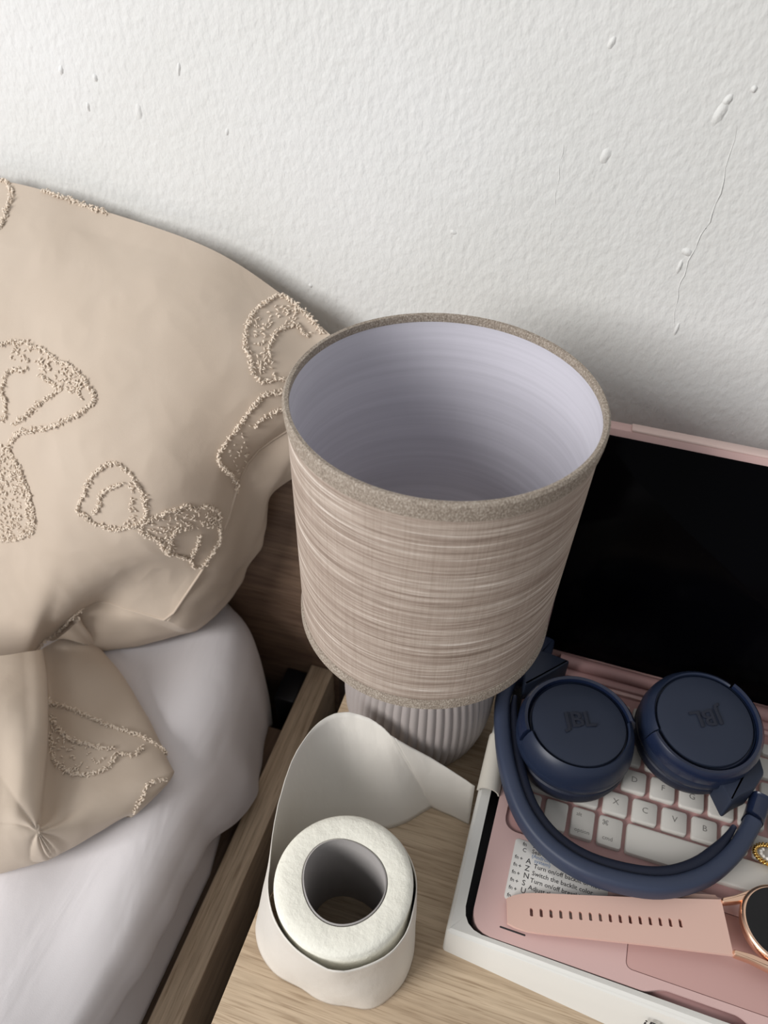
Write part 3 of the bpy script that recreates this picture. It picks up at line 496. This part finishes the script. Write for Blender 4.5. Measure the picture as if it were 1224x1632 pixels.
# ------------------------------------------------------------------ white box
bx = thing('box', 'shallow white cardboard box on the nightstand holding the pink keyboard case', 'box', (-0.0058, 0.1605, 0))
def bl(pts): return [(x + 0.0058, y - 0.1605) for x, y in pts]
top = bl([(-.0058, .1605), (.282, .1525), (.282, .396), (-.0058, .396)]); bot = bl([(-.0058, .1620), (.282, .134), (.282, .396), (-.0058, .396)])
cav = bl([(.0022, .1648), (.2685, .1592), (.2715, .388), (.0022, .388)])
rz_ = [0.002, 0.002, 0.002, 0.002]; TP = fillet(top, rz_, 4); BT = fillet(bot, rz_, 4); CV = fillet(cav, 0.012, 4)
mid = [(a[0] * .85 + b[0] * .15, a[1] * .85 + b[1] * .15) for a, b in zip(TP, BT)]
body = [at(BT, 0.0), at(mid, 0.0345), at(inset(TP, 0.0006), 0.0362), at(inset(TP, 0.0022), 0.0372), at(CV, 0.0366), at(CV, 0.0350)]
obj('tray', skin(body, True, False, ang=30), box_m, bx)
obj('liner', skin([at(CV, 0.0364), at(inset(CV, 0.0004), 0.021), [(x, y, 0.021) for x, y in inset(CV, 0.02)]], False, True), liner_m, bx, label='black inner liner')
yaw_b = math.atan2(-0.028, 0.2878)
text('printed_name', 'iPad', 0.0115, ink, bx, (0.1145, -0.0069, 0.0190), (math.radians(80.5), 0, -0.065), 0.00012, shear=0.0)
# ------------------------------------------------------------------ keyboard case
KX, KY, KZ = 0.0068, 0.1652, 0.0215
kb = thing('tablet_keyboard_case', 'rose pink keyboard case with white keys lying open in the white box', 'keyboard case', (KX, KY, KZ), math.radians(-1.0))
W, D, ZT = 0.2560, 0.2110, 0.037 - KZ          # ZT = deck top, local
def capsule(x0, x1, y0, y1, n=5): return rrect(x0, x1, y0, y1, min(x1 - x0, y1 - y0) / 2 * .99, n)
outer = fillet([(0, 0), (.098, 0), (.108, .0042), (.148, .0042), (.158, 0), (W, 0), (W, D), (0, D)], [.012, .002, .003, .003, .002, .012, .006, .006], 5)
well = rrect(.0063, W - .0063, .0640, .1875, .008, 5); tpad = rrect(.0870, .1690, .0083, .0565, .0035, 5)
obj('deck', extrude(outer, [well, tpad], 0.0, ZT), pink, kb)
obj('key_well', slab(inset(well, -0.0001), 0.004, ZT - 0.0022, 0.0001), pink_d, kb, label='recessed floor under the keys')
obj('trackpad', slab(inset(tpad, 0.0004), 0.004, ZT - 0.0002, 0.0002), pad_m, kb, label='smooth darker pink trackpad')
obj('thumb_notch', skin([[(.098, 0.0003, .005), (.158, 0.0003, .005), (.148, .0043, .005), (.108, .0043, .005)], [(.098, 0.0003, ZT - .006), (.158, 0.0003, ZT - .006), (.148, .0043, ZT - .0012), (.108, .0043, ZT - .0012)]], smooth=False), pink_d, kb)
for xa in (.0163, W - .0313):
    obj('speaker_slot', slab(capsule(xa, xa + .0150, .0064, .0074, 3), ZT - .001, ZT + .00012, 0.0001), ink, kb, label='thin black slot')
keymeshes = {}
def key(x0, x1, y0, y1, legends=()):
    w_, d_ = round(x1 - x0, 4), round(y1 - y0, 4)
    if (w_, d_) not in keymeshes:
        lp = rrect(0, w_, 0, d_, .0018, 3)
        keymeshes[(w_, d_)] = skin([at(lp, 0), at(lp, .0030), at(inset(lp, .0003), .0036), at(inset(lp, .0009), .0039)])
        keymeshes[(w_, d_)].materials.append(key_m.m)
    o = obj('key', keymeshes[(w_, d_)], None, kb, (x0, y0, ZT - .0024)); keymeshes[(w_, d_)].name = 'key'
    for s, size, fx, fy in legends: text('legend', s, size, legend_m, o, (w_ * fx, d_ * fy, .00397), align='CENTER')
KW = .0153
def row(xs, y0, h, labels, w=KW):
    for x, lb in zip(xs, labels): key(x, x + w, y0, y0 + h, [(lb, .0056, .5, .55)] if lb else ())
P_ = .0183
y0 = .0730; h0 = .0193
key(.0115, .0262, y0, y0 + h0); key(.0292, .0434, y0, y0 + h0)
key(.0461, .0603, y0, y0 + h0, [('alt', .0036, .30, .76), ('option', .0036, .52, .22)])
key(.0630, .0777, y0, y0 + h0, [('\u2318', .0046, .26, .74), ('cmd', .0038, .42, .24)])
key(.0803, .1690, y0, y0 + h0); key(.1716, .1862, y0, y0 + h0); key(.1889, .2031, y0, y0 + h0)
key(.2058, .2204, y0, y0 + .0090); key(.2231, .2377, y0, y0 + .0088); key(.2231, .2377, y0 + .0103, y0 + h0); key(.2404, .2480, y0, y0 + .0090)
y1 = .0950; h = .0154
key(.0080, .0431, y1, y1 + h); row([.0458 + P_ * i for i in range(10)], y1, h, 'ZXCVBNM   '.replace(' ', '\0').split('\0')[0] + '') if False else None
row([.0458 + P_ * i for i in range(10)], y1, h, ['Z', 'X', 'C', 'V', 'B', 'N', '', '', '', '']); key(.2288, .2480, y1, y1 + h)
y2 = y1 + .0193
key(.0080, .0345, y2, y2 + h); row([.0375 + P_ * i for i in range(11)], y2, h, ['', '', 'D', 'F', 'G', 'H', 'J', '', '', '', '']); key(.2388, .2480, y2, y2 + h)
y3 = y2 + .0191
key(.0080, .0299, y3, y3 + h); row([.0329 + P_ * i for i in range(12)], y3, h, [''] * 12)
y4 = y3 + .0188
row([.0080 + P_ * i for i in range(12)], y4, h - .0002, [''] * 12); key(.2276, .2480, y4, y4 + h - .0002)
y5 = y4 + .0182
for i in range(14): key(.0080 + .01714 * i, .0080 + .01714 * i + .0147, y5, y5 + .0085)
# sticker with the backlight instructions
sk = obj('instruction_sticker', slab(rrect(.0153, .0734, .0229, .0606, .002, 4), ZT - .0001, ZT + .00025, .0001), sticker_m, kb, label='white paper sticker printed with key instructions')
def stx(s, x, y, size, mat=ink): text('printed_line', s, size, mat, sk, (x, y, ZT + .0003), bold=0.00004)
stx('Bluetooth', .0262, .0588, .0036); stx('Search device', .0262, .0553, .0036); stx('(Android / iOS', .0265, .0526, .0032, blue_ink); stx('system)', .0285, .0500, .0032, blue_ink)
for i, s in enumerate(['Turn on/off backlit or not', 'Switch the backlit color', 'Turn on/off breathing light', 'Adjust the brightness']): stx(s, .0288 - .0003 * i, .0468 - .0044 * i, .0038)
for i in range(6):
    stx('fn', .0168, .0490 - .0047 * i, .0032); stx('+', .0198, .0488 - .0047 * i, .0034); stx('AZNSUU'[i], .0238, .0486 - .0045 * i, .0046)
stx('fn', .0200, .0582, .0034); stx('C', .0205, .0545, .0034)
# hinge and tablet cover
hg = obj('hinge', tube([(.020, D - .0108, .0205), (W - .020, D - .0108, .0205)], .0046, 16), pink_d, kb); auto_smooth(hg.data)
obj('hinge_ledge', box(.010, W - .010, .1905, .2005, ZT - .002, ZT + .0025, .0008), pink_d, kb)
TB = (0.0, 0.3735 - KY, 0.046 - KZ)
tilt_t = math.radians(15.5)                       # lean back from upright
cv = obj('tablet_cover', slab(rrect(0, W, -.0075, .1772, .008, 6), -.0105, 0.0022, .0012), pink, kb, TB, rot=(math.pi / 2 - tilt_t, 0, 0))
obj('edge_lip', box(.027, W - .02,   .1768, .1784, -.0100, .0020, .0005), lip_m, cv, label='paler pink edge strip along the top')
tb = thing('tablet', 'black-screened tablet standing in the pink case behind the lamp shade', 'tablet', (KX, KY, KZ), math.radians(-1.0))
fr = bpy.data.objects.new('screen', slab(rrect(.006, W - .006, -.0010, .1722, .005, 6), .0023, .0034, .0004)); COL.objects.link(fr); fr.data.materials.append(screen_m.m); fr.parent = tb; fr.location = TB; fr.rotation_euler = (math.pi / 2 - tilt_t, 0, 0)
# ------------------------------------------------------------------ sleeve on the box rim
sv = thing('plastic_sleeve', 'short white half-round plastic sleeve resting on the left rim of the white box', 'sleeve', (.0004, .268, .0374))
prof_o = [(0.0074 * math.cos(a), 0.0068 * math.sin(a)) for a in np.linspace(0, math.pi, 18)]; prof_i = [(0.0064 * math.cos(a), 0.0058 * math.sin(a)) for a in np.linspace(math.pi, 0, 18)]
ring = prof_o + prof_i
obj('shell', skin([[(x, yv, z) for x, z in ring] for yv in (-.0195, -.0189, .022)], True, True, ang=30), cream_plastic, sv)
# ------------------------------------------------------------------ headphones
hp = thing('headphones', 'navy blue folding headphones lying on the white keyboard keys', 'headphones', (0.085, 0.27, 0.0394))
HO = Vector((0.085, 0.27, 0.0394))
def cup(cx, cy, cz, tx, ty, ya, yb, logo_rot, h_pad):
    M_ = Matrix.Translation(Vector((cx, cy, cz)) - HO) @ Matrix.Rotation(tx, 4, 'X') @ Matrix.Rotation(ty, 4, 'Y')
    body = obj('ear_cup', lathe([(0, -.004), (.0306, -.004), (.0312, -.002), (.0330, -.008), (.0372, -.0150), (.0378, -.0185), (.0372, -.0225), (.0350, -.0245), (0, -.0245)], 72), navy, hp); body.matrix_local = M_
    obj('cap', lathe([(0, .0004), (.018, .0002), (.0275, -.0006), (.0294, -.0012), (.0299, -.0024), (.0299, -.005)], 72), navy_cap, body, label='matte cap with raised letters')
    obj('ear_pad', lathe([(0.010, -.0240), (.0345, -.0240), (.0368, -.0262), (.0372, -.0300), (.0355, -.0300 - h_pad * .6), (.031, -.0300 - h_pad), (.024, -.0300 - h_pad), (.018, -.0290)], 72), navy_pad, body)
    a0, a1 = math.radians(yb), math.radians(ya + 360)
    obj('housing_lip', lathe([(.0312, -.006), (.0309, -.0008), (.0318, .0002), (.0338, -.0016), (.0360, -.0066), (.0372, -.0130), (.0374, -.0165), (.0340, -.0165), (.0312, -.006)], 40, a0 + .02, a1 - .02), navy, body)
    obj('yoke', lathe([(.0318, -.0030), (.0326, .0000), (.0345, .0004), (.0366, -.0022), (.0378, -.0075), (.0378, -.0120), (.0352, -.0130), (.0330, -.0090), (.0318, -.0030)], 48, math.radians(ya) + .02, math.radians(yb) - .02), navy_glossy if True else navy, body)
    text('letters', 'JBL', .0150, logo_m, body, (0, .0008, .0010), (0, 0, logo_rot), .00035, align='CENTER', bold=0.0002)
    return body
cup(.0463, .2905, .0805, 0, 0, 18, 208, math.radians(20), .0110)
cup(.1218, .3138, .0856, math.radians(9), math.radians(2), -150, 62, math.radians(205), .0115)
BP = catmull(np.array(BAND), np.linspace(0, 1, 70))
tg = np.gradient(BP, axis=0); nrm = np.c_[tg[:, 1], -tg[:, 0], np.zeros(len(tg))]; nrm /= np.linalg.norm(nrm, axis=1, keepdims=True)
ctr = np.array([0.085, 0.30, 0.05]); sgn = np.sign(((ctr - BP) * nrm).sum(1))[:, None]; inw = nrm * sgn
hb = obj('headband', tube([tuple(p) for p in (BP - inw * .0016 - np.array(HO))], .0052, 20, rz=.0074), band_m, hp)
ip = BP[6:-9] + inw[6:-9] * .0060 + [0, 0, -.0008] - np.array(HO)
obj('cushion', tube([tuple(p) for p in ip], [.0038 * min(1, .45 + .1 * min(i, len(ip) - 1 - i)) for i in range(len(ip))], 16, rz=.0056), navy_pad, hb, label='darker padded underside')
obj('end_sleeve', tube([tuple(p) for p in (BP[-7:] - inw[-7:] * .0014 - np.array(HO))], .0058, 20, rz=.0080), navy_glossy, hb)
HL = Vector((0, 0, 0)) - HO
def poly_part(name, pts, za, zb, mat):
    lp = fillet(pts, .002, 4); A = sum((p[0] * lp[(i + 1) % len(lp)][1] - lp[(i + 1) % len(lp)][0] * p[1]) for i, p in enumerate(lp))
    if A < 0: lp = lp[::-1]
    return obj(name, skin([at(lp, za), at(lp, zb - .002), at(inset(lp, .0006), zb - .0006), at(inset(lp, .0018), zb)]), mat, hp, HL)
poly_part('folding_hinge', HINGE_L, .048, .066, navy_cap); poly_part('folding_hinge', HINGE_R, .048, .068, navy_cap)
poly_part('slider_block', HINGE_L2, .046, .060, navy)
# ------------------------------------------------------------------ watch
wx, wy = .1735, .2155
wt = thing('wristwatch', 'round black-faced rose gold watch with perforated pink strap across the keyboard case', 'watch', (wx, wy, .0378))
tip = np.array([.0256, .1802]); end = np.array([.1452, .2067]); ax = (end - tip) / np.linalg.norm(end - tip); per = np.array([-ax[1], ax[0]]); LEN = np.linalg.norm(end - tip)
def sp(s, t): q = tip + ax * s + per * t; return (q[0] - wx, q[1] - wy)
hw = lambda s: float(np.interp(s, [0, .004, .010, .018, .04, .08, .105, LEN], [.0068, .0086, .0102, .0109, .0114, .0126, .0138, .0146]))
ss = list(np.linspace(0, LEN, 24)); ss = [0, .0008, .002, .004, .007] + ss[2:]
low = [sp(s, -hw(s)) for s in ss]; up = [sp(s, hw(s)) for s in reversed(ss)]
outl = low + up
zf = lambda x, y: 0.0 + float(np.interp(((x + wx - tip[0]) * ax[0] + (y + wy - tip[1]) * ax[1]), [0, .05, .1, LEN], [.0034, .0034 + .0064 * .05 / LEN, .0034 + .0064 * .1 / LEN, .0098]))
holes = []
for i in range(16):
    s = .0138 + .00555 * i; c = np.array(sp(s, 0.0)); L_ = [(c[0] + ax[0] * .0010 * math.cos(a) + per[0] * (.0016 * math.copysign(1, math.sin(a) + 1e-9) + .0007 * math.sin(a)), c[1] + ax[1] * .0010 * math.cos(a) + per[1] * (.0016 * math.copysign(1, math.sin(a) + 1e-9) + .0007 * math.sin(a))) for a in np.linspace(0, 2 * math.pi, 13)[:-1] + .1]
    holes.append(L_)
stp = obj('strap', extrude(outl, holes, lambda x, y: zf(x, y) - .0024, zf), strap_m, wt)
o2 = [sp(s, t) for s, t in [(.086, .0148), (.122, .0150), (.1235, .0165), (.122, .0192), (.086, .0182)]]
obj('under_strap', extrude(o2, [], .0008, .0040), strap_m, wt, label='second strap half folded beneath')
obj('keeper_loop', extrude([sp(.097, .0150), sp(.118, .0151), sp(.118, .0157), sp(.097, .0156)], [], .0036, .0043), black_plastic, wt)
obj('case', lathe([(0, .0040), (.0180, .0040), (.0205, .0058), (.0218, .0088), (.0220, .0118), (.0216, .0136), (.0204, .0146), (.0198, .0146), (.0196, .0138)], 80), rose_gold, wt)
obj('glass', lathe([(.0198, .0136), (.0196, .0143), (.0150, .0146), (0, .0147)], 80), watch_glass, wt)
obj('crown', lathe([(0, .0), (.0016, 0), (.0016, .0030), (0, .0033)], 16), rose_gold, wt, (.0135, -.0170, .0098), rot=(math.radians(90), 0, math.radians(38)))
def lug(s_):
    a = sp(LEN - .0005, s_ * .0150); b = sp(LEN - .0002, s_ * .0118)
    P0 = [a, sp(LEN + .008, s_ * .0172), sp(LEN + .018, s_ * .0215), sp(LEN + .026, s_ * .0222), sp(LEN + .022, s_ * .0180), sp(LEN + .010, s_ * .0135), b]
    A = sum(P0[i][0] * P0[(i + 1) % 7][1] - P0[(i + 1) % 7][0] * P0[i][1] for i in range(7)); P0 = P0 if A > 0 else P0[::-1]
    lp = fillet(P0, .0015, 3); obj('lug', skin([at(lp, .0072), at(lp, .0108), at(inset(lp, .0006), .0118)]), rose_gold, wt)
lug(1); lug(-1)
for s_ in (1, -1):
    o_ = [(2 * LEN + .052 - s2, t2) for s2, t2 in ((LEN - .0005, s_ * .0150), (LEN + .008, s_ * .0172), (LEN + .018, s_ * .0215), (LEN + .026, s_ * .0222), (LEN + .022, s_ * .0180), (LEN + .010, s_ * .0135), (LEN - .0002, s_ * .0118))]
    P0 = [sp(a_, b_) for a_, b_ in o_]; A = sum(P0[i][0] * P0[(i + 1) % 7][1] - P0[(i + 1) % 7][0] * P0[i][1] for i in range(7)); P0 = P0 if A > 0 else P0[::-1]
    lp = fillet(P0, .0015, 3); obj('lug', skin([at(lp, .0072), at(lp, .0108), at(inset(lp, .0006), .0118)]), rose_gold, wt)
s0_ = LEN + .053; ob = [sp(s0_, -.0146), sp(s0_ + .015, -.0120), sp(s0_ + .045, -.0105), sp(s0_ + .045, .0105), sp(s0_ + .015, .0120), sp(s0_, .0146)]
obj('strap', extrude(ob, [], lambda x, y: .0074 - .005 * ((x - ob[0][0]) / .045), lambda x, y: .0098 - .005 * ((x - ob[0][0]) / .045)), strap_m, wt)
bk = [sp(s0_ + .047, -.0118), sp(s0_ + .047, .0118), sp(s0_ + .0385, .0118)]
obj('buckle', tube([(p[0], p[1], .0052) for p in [sp(s0_ + .0405, -.0118), sp(s0_ + .049, -.0112), sp(s0_ + .050, 0), sp(s0_ + .049, .0112), sp(s0_ + .0405, .0118)]], .0011, 10), rose_gold, wt)
# ------------------------------------------------------------------ earring
er = thing('earring', 'twisted gold hoop earring with clear stones lying on the keys by the headband', 'earring', (.1725, .2600, .0398))
hoop = []
for i in range(90):
    a = 2 * math.pi * i / 90; hoop.append((.0088 * math.cos(a), .0060 * math.sin(a), .0016))
obj('hoop', tube(hoop, .0006, 6, closed=True), gold, er)
for ph in (0, math.pi):
    tw_ = []
    for i in range(180):
        a = 2 * math.pi * i / 180; q = a * 13 + ph; tw_.append(((.0088 + .0009 * math.cos(q)) * math.cos(a), (.0060 + .0009 * math.cos(q)) * math.sin(a), .0016 + .0009 * math.sin(q)))
    obj('twisted_wire', tube(tw_, .0007, 6, closed=True), gold, er)
for i in range(5):
    a = 2.4 + i * 0.5; obj('stone', lathe([(0, 0), (.0011, .0010), (.0011, .0014), (.0006, .0020), (0, .0020)], 8), crystal, er, (.0052 * math.cos(a), .0032 * math.sin(a), .0008))
flush_text()
